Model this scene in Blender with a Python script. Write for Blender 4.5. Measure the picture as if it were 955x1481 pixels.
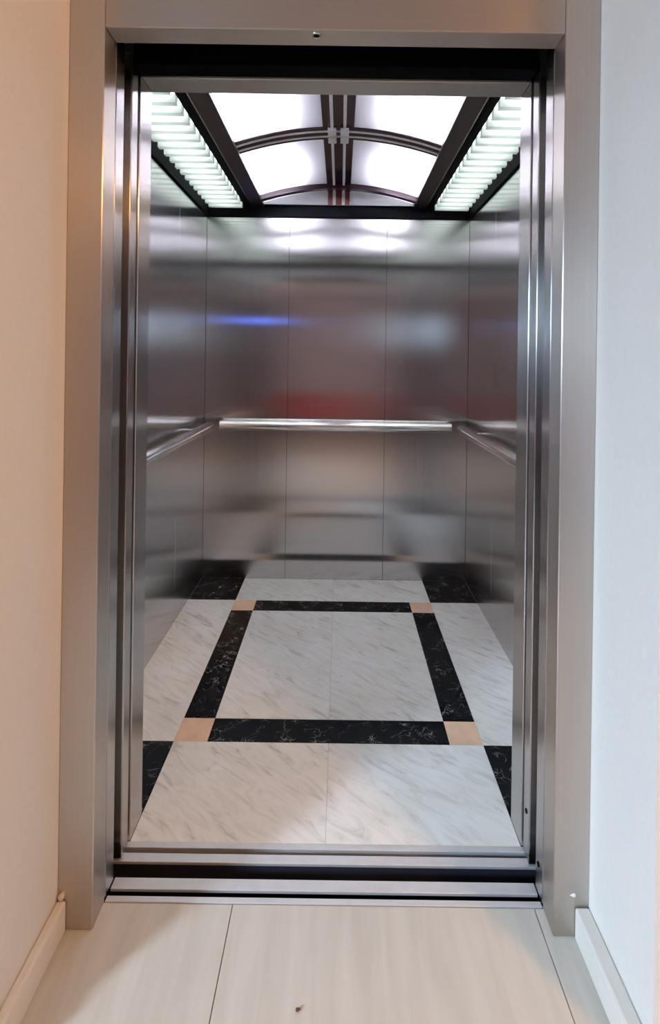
import bpy, bmesh, math, random
from mathutils import Vector, Matrix

S = bpy.context.scene
for o in list(bpy.data.objects):
    bpy.data.objects.remove(o)
COL = S.collection

# ------------------------------------------------------------------ camera
FPX, U0, V0, ROLL = 743.5, 492.3, 521.4, 0.014
cd = bpy.data.cameras.new('camera')
cam = bpy.data.objects.new('camera', cd)
COL.objects.link(cam)
cd.sensor_fit = 'HORIZONTAL'
cd.sensor_width = 36.0
cd.lens = FPX / 955 * 36
cd.shift_x = -(U0 - 477.5) / 955
cd.shift_y = -(740.5 - V0) / 955
cd.clip_start = 0.02
c_, s_ = math.cos(ROLL), math.sin(ROLL)
cam.matrix_world = Matrix(((c_, -s_, 0, 0.022), (0, 0, -1, 0), (s_, c_, 0, 1.332), (0, 0, 0, 1)))
S.camera = cam

# ------------------------------------------------------------------ world, lights, exposure
w = bpy.data.worlds.new('daylight')
S.world = w
w.use_nodes = True
w.node_tree.nodes['Background'].inputs[0].default_value = (0.40, 0.60, 1.0, 1)
w.node_tree.nodes['Background'].inputs[1].default_value = 2.0
S.view_settings.view_transform = 'Standard'
S.view_settings.look = 'None'
S.view_settings.exposure = 0.25
S.view_settings.gamma = 1.0


def area(name, loc, direction, sx, sy, power, color):
    l = bpy.data.lights.new(name, 'AREA')
    l.shape = 'RECTANGLE'
    l.size, l.size_y, l.energy, l.color = sx, sy, power, color
    o = bpy.data.objects.new(name, l)
    COL.objects.link(o)
    o.location = loc
    o.rotation_euler = Vector(direction).to_track_quat('-Z', 'Y').to_euler()
    return o


# daylight pouring in through the lobby window
area('window_daylight', (-4.5, -2.9, 2.3), (5.1, 4.0, -1.6), 0.65, 1.2, 420, (0.60, 0.80, 1.0))


# ------------------------------------------------------------------ materials
def newmat(name):
    m = bpy.data.materials.new(name)
    m.use_nodes = True
    nt = m.node_tree
    return m, nt, nt.nodes['Principled BSDF']


def N(nt, t, **kw):
    n = nt.nodes.new(t)
    for k, v in kw.items():
        setattr(n, k, v)
    return n


def plain(name, col, rough=0.5, metal=0.0, spec=0.5, var=0.04, scale=30, bump=0.0):
    m, nt, b = newmat(name)
    b.inputs['Roughness'].default_value = rough
    b.inputs['Metallic'].default_value = metal
    b.inputs['Specular IOR Level'].default_value = spec
    g = N(nt, 'ShaderNodeNewGeometry')
    n = N(nt, 'ShaderNodeTexNoise')
    n.inputs['Scale'].default_value = scale
    n.inputs['Detail'].default_value = 4
    nt.links.new(g.outputs['Position'], n.inputs['Vector'])
    r = N(nt, 'ShaderNodeValToRGB')
    r.color_ramp.elements[0].color = tuple(max(0, c * (1 - var)) for c in col) + (1,)
    r.color_ramp.elements[1].color = tuple(min(1, c * (1 + var)) for c in col) + (1,)
    r.color_ramp.elements[0].position, r.color_ramp.elements[1].position = 0.3, 0.7
    nt.links.new(n.outputs['Fac'], r.inputs[0])
    nt.links.new(r.outputs[0], b.inputs['Base Color'])
    if bump:
        bp = N(nt, 'ShaderNodeBump')
        bp.inputs['Strength'].default_value = bump
        bp.inputs['Distance'].default_value = 0.002
        nt.links.new(n.outputs['Fac'], bp.inputs['Height'])
        nt.links.new(bp.outputs[0], b.inputs['Normal'])
    return m


def brushed(name, col, rough, aniso=1.0, axis='Z', var=0.05):
    """stainless steel with its grain along `axis`: reflections smear across the grain"""
    m, nt, b = newmat(name)
    b.inputs['Metallic'].default_value = 1.0
    b.inputs['Anisotropic'].default_value = aniso
    g = N(nt, 'ShaderNodeNewGeometry')
    cr = N(nt, 'ShaderNodeVectorMath', operation='CROSS_PRODUCT')
    nt.links.new(g.outputs['True Normal'], cr.inputs[0])
    cr.inputs[1].default_value = (0, 0, 1) if axis == 'Z' else (1, 0, 0)
    nt.links.new(cr.outputs[0], b.inputs['Tangent'])
    mp = N(nt, 'ShaderNodeMapping')
    mp.inputs['Scale'].default_value = (260, 260, 2.5) if axis == 'Z' else (2.5, 260, 260)
    nt.links.new(g.outputs['Position'], mp.inputs['Vector'])
    n = N(nt, 'ShaderNodeTexNoise')
    n.inputs['Scale'].default_value = 1.0
    n.inputs['Detail'].default_value = 3
    nt.links.new(mp.outputs[0], n.inputs['Vector'])
    r = N(nt, 'ShaderNodeValToRGB')
    r.color_ramp.elements[0].color = tuple(c * (1 - var) for c in col) + (1,)
    r.color_ramp.elements[1].color = tuple(min(1, c * (1 + var)) for c in col) + (1,)
    nt.links.new(n.outputs['Fac'], r.inputs[0])
    nt.links.new(r.outputs[0], b.inputs['Base Color'])
    mr = N(nt, 'ShaderNodeMapRange')
    mr.inputs['To Min'].default_value = rough - 0.02
    mr.inputs['To Max'].default_value = rough + 0.02
    nt.links.new(n.outputs['Fac'], mr.inputs['Value'])
    nt.links.new(mr.outputs[0], b.inputs['Roughness'])
    return m


def white_marble():
    m, nt, b = newmat('white_marble')
    b.inputs['Roughness'].default_value = 0.32
    g = N(nt, 'ShaderNodeNewGeometry')
    oi = N(nt, 'ShaderNodeObjectInfo')
    off = N(nt, 'ShaderNodeVectorMath', operation='SCALE')
    off.inputs[0].default_value = (7, 13, 3)
    nt.links.new(oi.outputs['Random'], off.inputs['Scale'])
    add = N(nt, 'ShaderNodeVectorMath', operation='ADD')
    nt.links.new(g.outputs['Position'], add.inputs[0])
    nt.links.new(off.outputs[0], add.inputs[1])
    rot = N(nt, 'ShaderNodeMapping')
    rot.inputs['Rotation'].default_value = (0, 0, math.radians(38))
    nt.links.new(add.outputs[0], rot.inputs['Vector'])
    m1 = N(nt, 'ShaderNodeMapping')
    m1.inputs['Scale'].default_value = (4.5, 20, 1)
    nt.links.new(rot.outputs[0], m1.inputs['Vector'])
    n1 = N(nt, 'ShaderNodeTexNoise')
    n1.inputs['Scale'].default_value = 1.3
    n1.inputs['Detail'].default_value = 7
    n1.inputs['Roughness'].default_value = 0.62
    n1.inputs['Distortion'].default_value = 1.6
    nt.links.new(m1.outputs[0], n1.inputs['Vector'])
    r1 = N(nt, 'ShaderNodeValToRGB')
    e = r1.color_ramp.elements
    e[0].position, e[0].color = 0.30, (0.58, 0.58, 0.55, 1)
    e[1].position, e[1].color = 0.56, (0.90, 0.90, 0.87, 1)
    x = e.new(0.43)
    x.color = (0.82, 0.82, 0.79, 1)
    nt.links.new(n1.outputs['Fac'], r1.inputs[0])
    n2 = N(nt, 'ShaderNodeTexNoise')
    n2.inputs['Scale'].default_value = 5.5
    n2.inputs['Detail'].default_value = 3
    nt.links.new(add.outputs[0], n2.inputs['Vector'])
    r2 = N(nt, 'ShaderNodeValToRGB')
    r2.color_ramp.elements[0].position, r2.color_ramp.elements[1].position = 0.35, 0.65
    r2.color_ramp.elements[0].color = (0.94, 0.93, 0.89, 1)
    r2.color_ramp.elements[1].color = (1, 1, 1, 1)
    nt.links.new(n2.outputs['Fac'], r2.inputs[0])
    mx = N(nt, 'ShaderNodeMix', data_type='RGBA', blend_type='MULTIPLY')
    mx.inputs[0].default_value = 1
    nt.links.new(r1.outputs[0], mx.inputs[6])
    nt.links.new(r2.outputs[0], mx.inputs[7])
    nt.links.new(mx.outputs[2], b.inputs['Base Color'])
    return m


def black_marble():
    m, nt, b = newmat('black_marble')
    b.inputs['Roughness'].default_value = 0.16
    b.inputs['Specular IOR Level'].default_value = 0.08
    g = N(nt, 'ShaderNodeNewGeometry')
    n0 = N(nt, 'ShaderNodeTexNoise')
    n0.inputs['Scale'].default_value = 9
    n0.inputs['Detail'].default_value = 3
    nt.links.new(g.outputs['Position'], n0.inputs['Vector'])
    ad = N(nt, 'ShaderNodeMix', data_type='RGBA', blend_type='LINEAR_LIGHT')
    ad.inputs[0].default_value = 0.16
    nt.links.new(g.outputs['Position'], ad.inputs[6])
    nt.links.new(n0.outputs['Color'], ad.inputs[7])
    v = N(nt, 'ShaderNodeTexVoronoi', feature='DISTANCE_TO_EDGE')
    v.inputs['Scale'].default_value = 19
    nt.links.new(ad.outputs[2], v.inputs['Vector'])
    r = N(nt, 'ShaderNodeValToRGB')
    r.color_ramp.elements[0].position, r.color_ramp.elements[0].color = 0.0, (1, 1, 1, 1)
    r.color_ramp.elements[1].position, r.color_ramp.elements[1].color = 0.032, (0, 0, 0, 1)
    nt.links.new(v.outputs['Distance'], r.inputs[0])
    n3 = N(nt, 'ShaderNodeTexNoise')
    n3.inputs['Scale'].default_value = 16
    n3.inputs['Detail'].default_value = 4
    nt.links.new(g.outputs['Position'], n3.inputs['Vector'])
    r3 = N(nt, 'ShaderNodeValToRGB')
    r3.color_ramp.elements[0].position, r3.color_ramp.elements[1].position = 0.48, 0.70
    nt.links.new(n3.outputs['Fac'], r3.inputs[0])
    mu = N(nt, 'ShaderNodeMath', operation='MULTIPLY')
    nt.links.new(r.outputs[0], mu.inputs[0])
    nt.links.new(r3.outputs[0], mu.inputs[1])
    mx = N(nt, 'ShaderNodeMix', data_type='RGBA')
    mx.inputs[6].default_value = (0.006, 0.007, 0.008, 1)
    mx.inputs[7].default_value = (0.45, 0.45, 0.43, 1)
    nt.links.new(mu.outputs[0], mx.inputs[0])
    nt.links.new(mx.outputs[2], b.inputs['Base Color'])
    return m


def emit(name, col, strength):
    m, nt, b = newmat(name)
    b.inputs['Base Color'].default_value = (*col, 1)
    b.inputs['Emission Color'].default_value = (*col, 1)
    b.inputs['Emission Strength'].default_value = strength
    return m


def acrylic(name, col, trans, rough=0.25, spec=0.5):
    """frosted acrylic: light passes through it, diffused"""
    m, nt, b = newmat(name)
    b.inputs['Base Color'].default_value = (*col, 1)
    b.inputs['Roughness'].default_value = rough
    b.inputs['Specular IOR Level'].default_value = spec
    t = N(nt, 'ShaderNodeBsdfTranslucent')
    t.inputs[0].default_value = (*col, 1)
    mx = N(nt, 'ShaderNodeMixShader')
    mx.inputs[0].default_value = trans
    nt.links.new(b.outputs[0], mx.inputs[1])
    nt.links.new(t.outputs[0], mx.inputs[2])
    nt.links.new(mx.outputs[0], nt.nodes['Material Output'].inputs[0])
    return m


def glass_pane(name):
    m, nt, b = newmat(name)
    t = N(nt, 'ShaderNodeBsdfTransparent')
    gl = N(nt, 'ShaderNodeBsdfGlossy')
    gl.inputs['Roughness'].default_value = 0.03
    mx = N(nt, 'ShaderNodeMixShader')
    mx.inputs[0].default_value = 0.06
    nt.links.new(t.outputs[0], mx.inputs[1])
    nt.links.new(gl.outputs[0], mx.inputs[2])
    nt.links.new(mx.outputs[0], nt.nodes['Material Output'].inputs[0])
    return m


def porcelain():
    m, nt, b = newmat('porcelain_tile')
    b.inputs['Roughness'].default_value = 0.38
    g = N(nt, 'ShaderNodeNewGeometry')
    mp = N(nt, 'ShaderNodeMapping')
    mp.inputs['Scale'].default_value = (26, 3.0, 1)
    nt.links.new(g.outputs['Position'], mp.inputs['Vector'])
    n = N(nt, 'ShaderNodeTexNoise')
    n.inputs['Scale'].default_value = 1.0
    n.inputs['Detail'].default_value = 5
    n.inputs['Distortion'].default_value = 0.6
    nt.links.new(mp.outputs[0], n.inputs['Vector'])
    r = N(nt, 'ShaderNodeValToRGB')
    r.color_ramp.elements[0].position, r.color_ramp.elements[1].position = 0.3, 0.7
    r.color_ramp.elements[0].color = (0.58, 0.55, 0.48, 1)
    r.color_ramp.elements[1].color = (0.66, 0.63, 0.56, 1)
    nt.links.new(n.outputs['Fac'], r.inputs[0])
    nt.links.new(r.outputs[0], b.inputs['Base Color'])
    return m


M = dict(
    car=brushed('brushed_steel_car', (0.62, 0.61, 0.61), 0.17),
    frame=brushed('brushed_steel_frame', (0.60, 0.55, 0.51), 0.36, 0.9),
    door=brushed('brushed_steel_door', (0.58, 0.56, 0.55), 0.26),
    lintel=brushed('brushed_steel_lintel', (0.60, 0.55, 0.50), 0.42, 0.9, 'X'),
    header=brushed('brushed_steel_header', (0.52, 0.52, 0.50), 0.42, 0.9, 'X'),
    sill=plain('sill_aluminium', (0.66, 0.66, 0.67), 0.45, 0.55),
    groove=plain('sill_groove', (0.03, 0.03, 0.03), 0.6, 0.2),
    apron=plain('apron_metal', (0.03, 0.03, 0.045), 0.35, 0.3),
    chrome=plain('polished_steel', (0.84, 0.82, 0.79), 0.22, 1.0, var=0.01),
    wm=white_marble(), bm=black_marble(),
    pm=plain('peach_stone', (0.78, 0.53, 0.36), 0.35, var=0.10, scale=22),
    black=plain('black_satin', (0.004, 0.004, 0.005), 0.5, spec=0.02),
    matt=plain('shaft_black', (0.012, 0.012, 0.013), 0.9),
    brown=plain('bronze_dark_metal', (0.13, 0.115, 0.115), 0.30, 0.9),
    rib=plain('dark_plum_gloss', (0.030, 0.012, 0.020), 0.15, spec=0.3),
    maroon=plain('bar_reflection_maroon', (0.16, 0.05, 0.05), 0.25),  # colour standing in for the centre bars' reflection on the end panel
    white=plain('white_lacquer', (0.82, 0.84, 0.86), 0.35, var=0.01),
    grey=plain('lamp_box_grey', (0.14, 0.14, 0.15), 0.6),
    paint=plain('wall_paint', (0.80, 0.775, 0.735), 0.7, var=0.015, scale=60, bump=0.08),
    base=plain('baseboard_paint', (0.80, 0.76, 0.70), 0.5, var=0.02),
    tile=porcelain(),
    grout=plain('grout', (0.40, 0.37, 0.33), 0.9),
    vault=acrylic('frosted_vault_acrylic', (0.92, 0.91, 0.95), 0.8, 0.2),
    slat=acrylic('frosted_louvre_acrylic', (0.91, 0.94, 0.925), 0.45, 0.2),
    lamp=emit('lamp_tube_panel', (0.93, 1.0, 0.97), 2.7),
    brass=plain('anchor_cap', (0.85, 0.75, 0.65), 0.3, 0.6),
    red=plain('reflected_red', (0.72, 0.07, 0.07), 0.7),  # for the unseen bench added as the red reflection's source
    blue=emit('blue_display', (0.10, 0.22, 1.0), 7.0),
    wood=plain('dark_wood', (0.10, 0.05, 0.03), 0.5),
    plaster=plain('plaster_smear', (0.85, 0.80, 0.76), 0.8),
    crumb=plain('crumb_brown', (0.12, 0.06, 0.05), 0.9),
    warm=emit('warm_lamp_diffuser', (1.0, 0.72, 0.42), 4.0),
    pane=glass_pane('window_glass'),
    rear=plain('rear_wall_paint', (0.64, 0.50, 0.50), 0.7),
)


# ------------------------------------------------------------------ builders
def link(name, bm, mat, parent=None, smooth=False):
    """one mesh object, origin at the bottom centre of its bounds"""
    vs = [v.co.copy() for v in bm.verts]
    o3 = Vector(((min(v.x for v in vs) + max(v.x for v in vs)) / 2, (min(v.y for v in vs) + max(v.y for v in vs)) / 2,
                 min(v.z for v in vs)))
    for v in bm.verts:
        v.co -= o3
    bmesh.ops.recalc_face_normals(bm, faces=bm.faces)
    me = bpy.data.meshes.new(name)
    bm.to_mesh(me)
    bm.free()
    me.materials.append(M[mat])
    if smooth:
        for p in me.polygons:
            p.use_smooth = True
    o = bpy.data.objects.new(name, me)
    COL.objects.link(o)
    place(o, o3, parent)
    return o


def wloc(o):
    p = Vector(o.location)
    while o.parent:
        o = o.parent
        p += o.location
    return p


def place(o, world, parent):
    if parent:
        o.parent = parent
        o.location = Vector(world) - wloc(parent)
    else:
        o.location = world


def abox(bm, x0, x1, y0, y1, z0, z1, bev=0.0, seg=1):
    r = bmesh.ops.create_cube(bm, size=1)
    for v in r['verts']:
        v.co = Vector(((x0 + x1) / 2 + v.co.x * (x1 - x0), (y0 + y1) / 2 + v.co.y * (y1 - y0), (z0 + z1) / 2 + v.co.z * (z1 - z0)))
    if bev:
        es = list({e for v in r['verts'] for e in v.link_edges})
        bmesh.ops.bevel(bm, geom=es, offset=bev, segments=seg, affect='EDGES', profile=0.5)


def box(name, x0, x1, y0, y1, z0, z1, mat, parent=None, bev=0.0, seg=1):
    bm = bmesh.new()
    abox(bm, x0, x1, y0, y1, z0, z1, bev, seg)
    return link(name, bm, mat, parent)


def boxes(name, lst, mat, parent=None, bev=0.0):
    bm = bmesh.new()
    for b in lst:
        abox(bm, *b, bev)
    return link(name, bm, mat, parent)


def cyl(name, c, axis, r, length, mat, parent=None, seg=24, bev=0.0, r2=None):
    bm = bmesh.new()
    res = bmesh.ops.create_cone(bm, cap_ends=True, segments=seg, radius1=r, radius2=r if r2 is None else r2, depth=length)
    if bev:
        es = [e for e in bm.edges if any(len(f.verts) > 4 for f in e.link_faces)]
        bmesh.ops.bevel(bm, geom=es, offset=bev, segments=3, affect='EDGES', profile=0.5)
    q = Vector((0, 0, 1)).rotation_difference(Vector(axis))
    for v in bm.verts:
        v.co = q @ v.co + Vector(c)
    o = link(name, bm, mat, parent, smooth=True)
    for p in o.data.polygons:
        if len(p.vertices) > 4:
            p.use_smooth = False
    return o


def torus(name, c, axis, R, r, mat, parent):
    bm = bmesh.new()
    n, m = 24, 8
    q = Vector((0, 0, 1)).rotation_difference(Vector(axis))
    g = []
    for i in range(n):
        a = 2 * math.pi * i / n
        g.append([bm.verts.new(q @ Vector(((R + r * math.cos(t)) * math.cos(a), (R + r * math.cos(t)) * math.sin(a), r * math.sin(t))) + Vector(c))
                  for t in [2 * math.pi * j / m for j in range(m)]])
    for i in range(n):
        for j in range(m):
            bm.faces.new((g[i][j], g[(i + 1) % n][j], g[(i + 1) % n][(j + 1) % m], g[i][(j + 1) % m]))
    return link(name, bm, mat, parent, smooth=True)


def tag(o, label, cat, group=None):
    o['label'], o['category'], o['kind'] = label, cat, 'thing'
    if group:
        o['group'] = group
    return o


def thing(name, label, cat, loc, group=None):
    o = bpy.data.objects.new(name, None)
    COL.objects.link(o)
    o.location = loc
    o.empty_display_size = 0.1
    return tag(o, label, cat, group)


def root(name, loc):
    o = bpy.data.objects.new(name, None)
    COL.objects.link(o)
    o.location = loc
    o['kind'] = 'structure'
    return o


def struct(o, label=None):
    o['kind'] = 'structure'
    if label:
        o['label'] = label
    return o


# ------------------------------------------------------------------ dimensions (metres; car axis x = 0, camera at y = 0)
HW = 0.536          # half width of the landing opening
CW = 0.539          # half width of the car opening
TOP = 2.10          # clear height
YF0, YF1 = 1.194, 1.257
CARX, BACK = 0.80, 3.129
ZC = 2.27           # underside of the car's ceiling lights, a black lip hangs 7 cm below along the walls
XL, XR = -0.618, 0.618   # alcove walls
YC = 0.95           # lobby front wall

# ------------------------------------------------------------------ lobby shell
fl = struct(boxes('floor_lobby', [(-3.1, 2.7, -3.7, 1.257, -0.12, -0.012)], 'grout'), 'pale porcelain lobby floor in front of the elevator')
xs = [-3.1, -2.44, -1.70, -0.96, -0.222, 0.515, 1.25, 1.99, 2.7]
ys = [-3.7, -2.75, -1.26, 0.23, 1.257]
for i in range(len(xs) - 1):
    for j in range(len(ys) - 1):
        if j == len(ys) - 2 and not (-1.0 < xs[i] < 0.6):
            y1 = YC + 0.02
        else:
            y1 = ys[j + 1]
        box('tile', xs[i] + 0.001, xs[i + 1] - 0.001, ys[j] + 0.001, y1 - 0.001, -0.012, 0.0, 'tile', fl, 0.0008)

struct(boxes('wall_alcove_left', [(XL - 0.25, XL, YC, YF1, 0, 2.6)], 'paint'), 'cream painted alcove wall beside the steel door frame')
struct(boxes('wall_alcove_right', [(XR, XR + 0.25, YC, YF1, 0, 2.6)], 'paint'), 'bluish white alcove wall beside the steel door frame')
struct(boxes('wall_lobby_front', [(-3.1, XL - 0.25, YC, YC + 0.2, 0, 2.6), (XR + 0.25, 2.7, YC, YC + 0.2, 0, 2.6)], 'paint'))
struct(boxes('wall_lobby_right', [(2.6, 2.7, -3.7, YC, 0, 2.6)], 'paint'))
struct(boxes('wall_lobby_rear', [(-3.1, 2.7, -3.7, -3.6, 0, 2.6)], 'rear'))
struct(boxes('wall_lobby_left', [(-3.1, -3.0, -3.7, -2.2, 0, 2.6), (-3.1, -3.0, -0.7, YC, 0, 2.6),
                                 (-3.1, -3.0, -2.2, -0.7, 0, 0.3), (-3.1, -3.0, -2.2, -0.7, 2.2, 2.6)], 'paint'))
struct(boxes('ceiling_lobby', [(-3.1, 2.7, -3.7, YF1, 2.6, 2.7)], 'paint'))
w1 = root('window_1', (-3.05, -1.45, 0.3))
boxes('window_frame', [(-3.08, -3.02, -2.2, -2.15, 0.3, 2.2), (-3.08, -3.02, -0.75, -0.7, 0.3, 2.2), (-3.08, -3.02, -2.15, -0.75, 0.3, 0.35),
                       (-3.08, -3.02, -2.15, -0.75, 2.15, 2.2)], 'white', w1)
box('pane', -3.053, -3.047, -2.15, -0.75, 0.35, 2.15, 'pane', w1)


def baseboard(name, x0, x1, label):
    bm = bmesh.new()
    abox(bm, min(x0, x1), max(x0, x1), YC - 0.012, YF0 - 0.001, 0, 0.072, 0.005, 2)
    struct(link(name, bm, 'base'), label)


baseboard('baseboard_left', XL, XL + 0.022, 'warm cream baseboard along the alcove wall')
baseboard('baseboard_right', XR, XR - 0.034, 'white baseboard along the alcove wall')

# ------------------------------------------------------------------ landing: steel frame, doors, sill
fr = thing('elevator_door_frame', 'brushed stainless steel surround framing the open elevator doorway', 'door frame', (0, 1.225, 0))
box('jamb', XL, -HW, YF0, YF1, 0, 2.55, 'frame', fr, 0.002)
box('jamb', HW, XR, YF0, YF1, 0, 2.55, 'frame', fr, 0.002)
lin = box('lintel', -HW, HW, YF0 + 0.001, YF1, TOP, 2.55, 'lintel', fr, 0.002)
torus('lock_ring', (-0.045, 1.215, TOP), (0, 0, 1), 0.009, 0.003, 'chrome', lin)
cyl('lock_core', (-0.045, 1.215, TOP - 0.0005), (0, 0, 1), 0.007, 0.003, 'black', lin)
cyl('anchor_cap', (-0.606, YF0 - 0.004, 0.083), (0, 1, 0), 0.007, 0.012, 'brass', fr, 16, 0.003)
bm = bmesh.new()
bmesh.ops.create_icosphere(bm, subdivisions=2, radius=1)
for v in bm.verts:
    v.co = Vector((0.580 + v.co.x * 0.007, YF0 - 0.0005 + v.co.y * 0.002, 0.098 + v.co.z * (0.004 + 0.002 * math.sin(v.co.x * 3))))
link('plaster_smear', bm, 'plaster', fr)
for nm, b6 in (('wall_shaft_left', (-1.35, -1.3, 1.262, 3.5, -0.5, 2.7)), ('wall_shaft_right', (1.3, 1.35, 1.262, 3.5, -0.5, 2.7)),
               ('wall_shaft_back', (-1.35, 1.35, 3.45, 3.5, -0.5, 2.7)), ('ceiling_shaft', (-1.35, 1.35, 1.2, 3.5, 2.7, 2.75)),
               ('floor_shaft', (-1.35, 1.35, 1.2, 3.5, -0.55, -0.5)), ('wall_shaft_front', (-1.35, 1.35, 1.20, 1.256, -0.5, -0.13))):
    struct(box(nm, *b6, 'matt'), 'black wall of the elevator shaft')
for s in (-1, 1):
    a, b = sorted((s * 0.87, s * 1.35))
    struct(box('wall_shaft_return', a, b, 1.2, 1.258, -0.12, 2.7, 'matt'), 'black wall of the elevator shaft')

SIDE = {-1: 'towards the warm cream lobby wall', 1: 'towards the bluish white lobby wall'}
for sgn in (-1, 1):
    d = thing('elevator_landing_door', 'retracted steel landing door just behind the frame jamb, ' + SIDE[sgn], 'elevator door',
              (sgn * (HW + 0.27), 1.286, 0.004), 'retracted landing doors')
    a, b = sorted((sgn * (HW + 0.001), sgn * (HW + 0.55)))
    box('door_leaf', a, b, 1.262, 1.309, 0.004, 2.13, 'door', d, 0.0025, 2)
    if sgn > 0:
        cyl('screw', (HW + 0.001, 1.29, 0.075), (1, 0, 0), 0.006, 0.004, 'black', d, 12)
    d = thing('elevator_inner_door', 'retracted steel inner door behind the dark gap, ' + SIDE[sgn], 'elevator door',
              (sgn * (CW + 0.25), 1.38, 0.004), 'retracted inner doors')
    a, b = sorted((sgn * CW, sgn * (CW + 0.25 + 0.25)))
    box('door_leaf', a, b, 1.360, 1.402, 0.004, 2.14, 'door', d, 0.003, 2)
    if sgn > 0:
        cyl('screw', (CW, 1.38, 0.13), (1, 0, 0), 0.006, 0.004, 'black', d, 12)

ls = thing('landing_sill', 'grey aluminium sill with guide groove at the lobby floor edge', 'door sill', (0, 1.287, -0.03))
box('sill_rail', -HW, HW, 1.2575, 1.272, -0.03, 0.001, 'sill', ls, 0.001)
box('groove', -HW, HW, 1.272, 1.288, -0.03, -0.018, 'groove', ls)
box('sill_rail', -HW, HW, 1.288, 1.317, -0.007, 0.001, 'sill', ls, 0.001)
cs = thing('car_sill', 'grey aluminium sill with guide groove along the marble floor', 'door sill', (0, 1.387, -0.03))
box('sill_rail', -0.75, 0.75, 1.358, 1.383, -0.007, 0.001, 'sill', cs, 0.001)
box('groove', -0.75, 0.75, 1.383, 1.398, -0.03, -0.018, 'groove', cs)
box('sill_rail', -0.75, 0.75, 1.398, 1.4156, -0.03, 0.001, 'sill', cs, 0.001)
box('apron', -0.75, 0.75, 1.3585, 1.363, -0.3, -0.0075, 'apron', cs)

# ------------------------------------------------------------------ elevator car shell
FY0 = 1.4156
fc = struct(box('floor', -CARX - 0.02, CARX + 0.02, FY0, BACK + 0.02, -0.1, -0.010, 'grout'), 'marble patterned floor of the elevator car')
A, B = 0.423, 0.539
Y1, Y2, Y3, Y4 = 1.789, 1.906, 2.727, 2.843
tiles = []
for s in (-1, 1):
    for y0, y1 in ((FY0, Y1), (Y4, BACK)):
        tiles.append((0, s * B, y0, y1, 'wm'))
        tiles.append((s * B, s * CARX, y0, y1, 'bm'))
    tiles.append((0, s * A, Y2, Y3, 'wm'))
    tiles.append((s * B, s * CARX, Y1, Y4, 'wm'))
    tiles.append((s * A, s * B, Y2, Y3, 'bm'))
    for y0, y1 in ((Y1, Y2), (Y3, Y4)):
        tiles.append((s * A, s * B, y0, y1, 'pm'))
for y0, y1 in ((Y1, Y2), (Y3, Y4)):
    tiles.append((-A, A, y0, y1, 'bm'))
g_ = 0.0004
for a, b, y0, y1, m in tiles:
    a, b = min(a, b), max(a, b)
    box('tile', a + g_, b - g_, y0 + g_, y1 - g_, -0.010, 0.0, m, fc, 0.0006)

# back wall: three steel panels on a black backing
wb = struct(box('wall_back', -CARX - 0.03, CARX + 0.03, BACK + 0.018, BACK + 0.05, -0.05, 2.56, 'matt'), 'brushed steel back wall of the elevator car')
ex = [-CARX, -0.297, 0.297, CARX]
for i in range(3):
    box('panel', ex[i] + 0.0006, ex[i + 1] - 0.0006, BACK, BACK + 0.018, 0.0, 2.32, 'car', wb, 0.0008)
for s, nm in ((-1, 'wall_left'), (1, 'wall_right')):
    a, b = sorted((s * (CARX + 0.018), s * (CARX + 0.05)))
    ws = struct(box(nm, a, b, 1.42, BACK + 0.018, -0.05, 2.56, 'matt'), 'brushed steel side wall of the elevator car')
    ey = [1.502, 2.03, 2.60, BACK - 0.0005]
    a, b = sorted((s * CARX, s * (CARX + 0.018)))
    for i in range(3):
        box('panel', a, b, ey[i] + 0.0006, ey[i + 1] - 0.0006, 0.0, 2.32, 'car', ws, 0.0008)
wf = root('wall_front', (0, 1.46, 0))
wf['label'] = 'brushed steel front returns and header inside the car doorway'
box('return_panel', -CARX, -CW, 1.416, 1.502, 0.0, 2.32, 'door', wf, 0.002)
box('return_panel', CW, CARX, 1.416, 1.502, 0.0, 2.32, 'door', wf, 0.002)
box('header_panel', -CW, CW, 1.424, 1.502, 2.107, 2.56, 'header', wf, 0.002)
struct(box('trim_1', -CW, CW, 1.366, 1.423, 2.112, 2.56, 'black', None, 0.002), 'black door track cover above the car sill')

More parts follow.
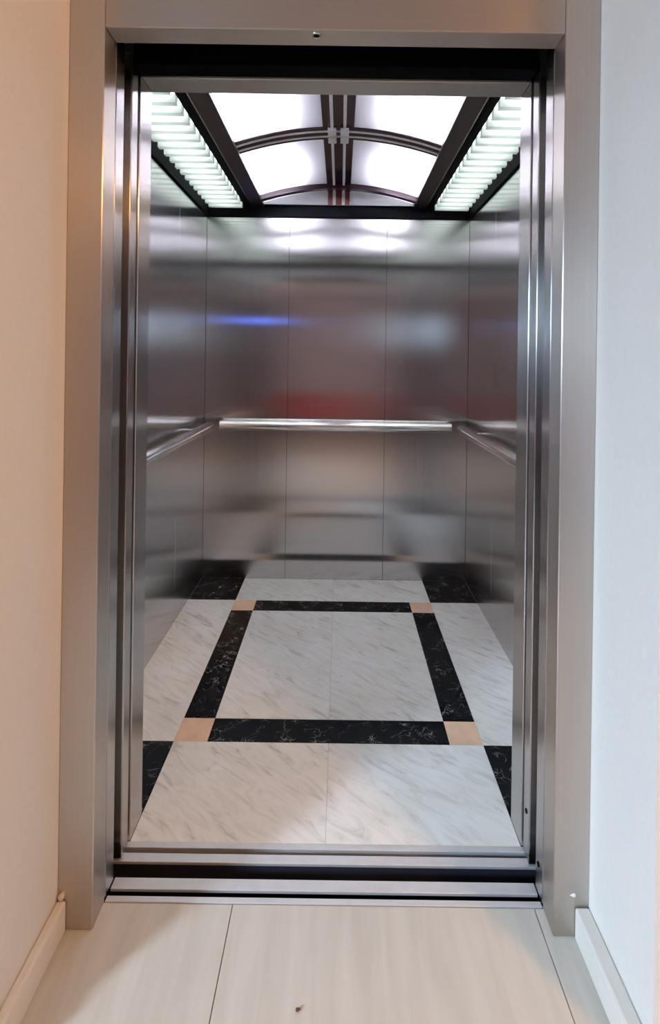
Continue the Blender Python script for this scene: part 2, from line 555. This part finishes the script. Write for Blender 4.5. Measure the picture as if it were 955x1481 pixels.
# ------------------------------------------------------------------ car ceiling
ce = struct(box('ceiling', -CARX - 0.05, CARX + 0.05, 1.42, BACK + 0.05, 2.56, 2.60, 'matt'), 'black framed ceiling of the elevator car')
cf = thing('black_lip_surround', 'glossy black border around the lights of the car ceiling', 'ceiling frame', (0, 2.3, ZC))
for x0, x1, y0, y1, z1 in ((-CARX, -0.786, 1.504, BACK - 0.001, 2.30), (0.786, CARX, 1.504, BACK - 0.001, 2.30),
                           (-0.786, 0.786, 3.115, BACK - 0.001, 2.30), (-0.786, 0.786, 1.504, 1.62, 2.22)):
    box('ceiling_lip', x0, x1, y0, y1, 2.197, z1, 'black', cf, 0.001)
LY0, LY1 = 1.622, 3.113
for s in (-1, 1):
    lt = thing('louvre_light', 'ceiling light with a row of white louvres, ' + SIDE[s], 'ceiling light',
               (s * 0.681, 2.2, ZC), 'side louvre lights of the car ceiling')
    a, b = sorted((s * 0.531, s * 0.578))
    box('trough_edge', a, b, LY0, LY1, ZC, ZC + 0.012, 'black', lt, 0.001)
    i0, i1 = sorted((s * 0.578, s * 0.779))
    boxes('trough', [(i0 - 0.006, i0 - 0.001, LY0, LY1, ZC + 0.013, ZC + 0.14), (i1 + 0.001, i1 + 0.006, LY0, LY1, ZC + 0.013, ZC + 0.14),
                     (i0 - 0.006, i1 + 0.006, LY0, LY1, ZC + 0.14, ZC + 0.146)], 'black', lt)
    box('lamp_panel', i0 + 0.01, i1 - 0.01, LY0 + 0.01, LY1 - 0.01, ZC + 0.030, ZC + 0.035, 'lamp', lt)
    first = None
    y = LY1 - 0.03
    while y > LY0 + 0.02:
        if first is None:
            first = sl = box('louvre', i0, i1, y - 0.013, y + 0.013, ZC - 0.028, ZC + 0.004, 'slat', lt, 0.0008)
        else:
            sl = first.copy()
            COL.objects.link(sl)
            sl.location = first.location + Vector((0, y - (LY1 - 0.03), 0))
        y -= 0.0775

cn = thing('arched_light_canopy', 'shallow arched ceiling light of frosted panels with dark ribs and white centre bars', 'ceiling light', (0, 2.2, ZC))
AX, RISE = 0.450, 0.074
VY0, VY1 = 1.64, 3.084


def arcz(x, dz=0.0):
    return ZC + 0.004 + RISE * (1 - (x / AX) ** 2) + dz


def arcstrip(name, x0, x1, y0, y1, dz0, dz1, mat, parent, n=14):
    """solid strip following the vault between two heights relative to it"""
    bm = bmesh.new()
    rows = []
    for i in range(n + 1):
        x = x0 + (x1 - x0) * i / n
        rows.append([bm.verts.new((x, y, arcz(x, d))) for y, d in ((y0, dz0), (y1, dz0), (y1, dz1), (y0, dz1))])
    for i in range(n):
        p, q = rows[i], rows[i + 1]
        for k in range(4):
            bm.faces.new((p[k], p[(k + 1) % 4], q[(k + 1) % 4], q[k]))
    bm.faces.new(rows[0])
    bm.faces.new(rows[-1])
    o = link(name, bm, mat, parent)
    return o


for s in (-1, 1):
    a, b = sorted((s * AX, s * 0.524))
    sd = box('side_trim', a, b, VY0 - 0.01, 3.112, ZC - 0.012, ZC + 0.012, 'brown', cn, 0.002)
    a, b = sorted((s * 0.5245, s * 0.530))
    box('edge_strip', a, b, VY0 - 0.01, 3.112, ZC - 0.012, ZC + 0.010, 'chrome', sd)
    for y0, y1 in ((VY0, 2.233), (2.352, VY1)):
        a, b = sorted((s * 0.0685, s * AX))
        arcstrip('frosted_panel', a, b, y0, y1, 0.0, 0.003, 'vault', cn, 18)
box('end_border', -AX, AX, VY1 + 0.004, 3.112, ZC - 0.006, ZC + 0.012, 'black', cn, 0.001)
# mid rib: three dark bands with two white inlays
mid = arcstrip('cross_rib', -AX, AX, 2.233, 2.352, -0.004, 0.004, 'rib', cn, 28)
for y0, y1 in ((2.261, 2.273), (2.312, 2.324)):
    arcstrip('inlay', -AX, AX, y0, y1, -0.008, -0.0035, 'white', mid, 28)
arcstrip('end_rib', -AX, AX, 2.943, 2.981, -0.030, -0.002, 'rib', cn, 28)
# white end panel; maroon strips paint in the mirrored centre bars
bm = bmesh.new()
n = 28
rows = []
for i in range(n + 1):
    x = -AX + 2 * AX * i / n
    rows.append([bm.verts.new((x, yy, zz)) for yy, zz in ((VY1, ZC - 0.006), (VY1 + 0.004, ZC - 0.006), (VY1 + 0.004, arcz(x)), (VY1, arcz(x)))])
for i in range(n):
    p, q = rows[i], rows[i + 1]
    for k in range(4):
        bm.faces.new((p[k], p[(k + 1) % 4], q[(k + 1) % 4], q[k]))
bm.faces.new(rows[0]); bm.faces.new(rows[-1])
ep = link('end_panel', bm, 'white', cn)
for x0, x1 in ((-0.065, -0.037), (-0.018, 0.018), (0.037, 0.065)):
    box('bar_reflection', x0, x1, VY1 - 0.003, VY1 - 0.0002, ZC - 0.005, arcz(0.06) - 0.004, 'maroon', ep)
zt = arcz(0)
for y0, y1 in ((VY0, 2.232), (2.353, VY1 - 0.001)):
    box('centre_strip', -0.068, 0.068, y0, y1, zt - 0.005, zt + 0.004, 'rib', cn)
for s in (-1, 1):
    x = s * 0.0276
    for y0, y1 in ((VY0, 2.222), (2.363, VY1 - 0.002)):
        box('centre_bar', x - 0.0065, x + 0.0065, y0, y1, zt - 0.014, zt - 0.0055, 'white', cn, 0.0015)
    cl = box('clip', x - 0.0185, x + 0.0185, 2.222, 2.363, zt - 0.020, zt - 0.009, 'white', cn, 0.002)
    box('clip_ridge', x - 0.0185, x + 0.0185, 2.289, 2.296, zt - 0.023, zt - 0.020, 'chrome', cl)
# lamp box above the frosted panels, white inside
boxes('lamp_box', [(-AX - 0.01, -AX, VY0, 3.09, ZC + 0.013, ZC + 0.24), (AX, AX + 0.01, VY0, 3.09, ZC + 0.013, ZC + 0.24),
                   (-AX, AX, VY0 - 0.01, VY0, ZC + 0.013, ZC + 0.24), (-AX, AX, 3.09, 3.10, ZC + 0.013, ZC + 0.24),
                   (-AX, AX, VY0, 3.09, ZC + 0.23, ZC + 0.24)], 'grey', cn)
for s in (-1, 1):
    for y in (2.01, 2.68):
        l = area('canopy_lamp', (s * 0.365, y, ZC + 0.10), (0, 0, -1), 0.085, 0.38, 28.0, (0.94, 0.95, 1.0))

# ------------------------------------------------------------------ handrails
RZ, RO, RR = 0.938, 0.068, 0.028


def rail(label, p0, p1, wall, group=None):
    p0, p1 = Vector(p0), Vector(p1)
    mid = (p0 + p1) / 2
    d = (p1 - p0)
    t = thing('handrail', label, 'handrail', (mid.x, mid.y, RZ - RR), group)
    cyl('rail', mid, d.normalized(), RR, d.length, 'chrome', t, 32, 0.004)
    for k in (0.14, 0.86):
        q = p0 + d * k
        wv = Vector(wall)
        cyl('bracket', q + wv * (RO + RR * 0.6) / 2, wv, 0.010, RO - RR * 0.6, 'chrome', t, 16)
    return t


rail('polished steel handrail across the back wall of the elevator car', (-0.69, BACK - RO, RZ), (0.69, BACK - RO, RZ), (0, 1, 0))
for s in (-1, 1):
    rail('steel handrail along the car side wall ' + SIDE[s], (s * (CARX - RO), 1.72, RZ), (s * (CARX - RO), 2.99, RZ),
         (s, 0, 0), 'side wall handrails')

# ------------------------------------------------------------------ car operating panel, seen only as a blue glint mirrored in the back wall
cp = thing('car_operating_panel', 'steel control panel with blue display, mirrored as a blue glint in back wall', 'control panel', (-0.67, 1.508, 0.9))
box('faceplate', -0.745, -0.595, 1.5022, 1.512, 0.9, 1.85, 'door', cp, 0.003)
box('display', -0.715, -0.625, 1.512, 1.5145, 1.665, 1.715, 'blue', cp)
for k in range(6):
    for dx in (-0.03, 0.03):
        cyl('button', (-0.67 + dx, 1.514, 1.05 + k * 0.07), (0, 1, 0), 0.015, 0.006, 'chrome', cp, 20, 0.001)

# ------------------------------------------------------------------ lobby things: unseen bench added for the red reflection in the car, lamp, crumb
bn = thing('red_reflection_bench', 'unseen red bench by the rear lobby wall, added to mirror red in the steel', 'bench', (-0.45, -3.3, 0))
box('seat', -1.35, 0.45, -3.5, -3.02, 0.28, 0.46, 'red', bn, 0.03, 3)
box('backrest', -1.35, 0.45, -3.58, -3.46, 0.38, 0.70, 'red', bn, 0.03, 3)
for x in (-1.28, 0.38):
    for y in (-3.45, -3.08):
        cyl('leg', (x, y, 0.14), (0, 0, 1), 0.02, 0.28, 'wood', bn, 16)
lp = thing('ceiling_lamp', 'round warm ceiling lamp in the lobby', 'lamp', (1.5, -0.3, 2.55))
cyl('lamp_rim', (1.5, -0.3, 2.575), (0, 0, 1), 0.17, 0.05, 'white', lp, 32, 0.005)
cyl('diffuser', (1.5, -0.3, 2.548), (0, 0, 1), 0.15, 0.01, 'warm', lp, 32)
area('ceiling_lamp_light', (1.5, -0.3, 2.53), (-0.6, 0.35, -1), 0.25, 0.25, 45, (1.0, 0.48, 0.16))

bm = bmesh.new()
bmesh.ops.create_icosphere(bm, subdivisions=2, radius=1)
random.seed(4)
for v in bm.verts:
    k = random.uniform(0.6, 1.15)
    v.co = Vector((-0.046 + v.co.x * 0.0055 * k, 1.052 + v.co.y * 0.004 * k, 0.0028 + v.co.z * 0.0028 * k))
tag(link('crumb', bm, 'crumb'), 'tiny dark brown crumb lying on the pale lobby floor', 'debris')
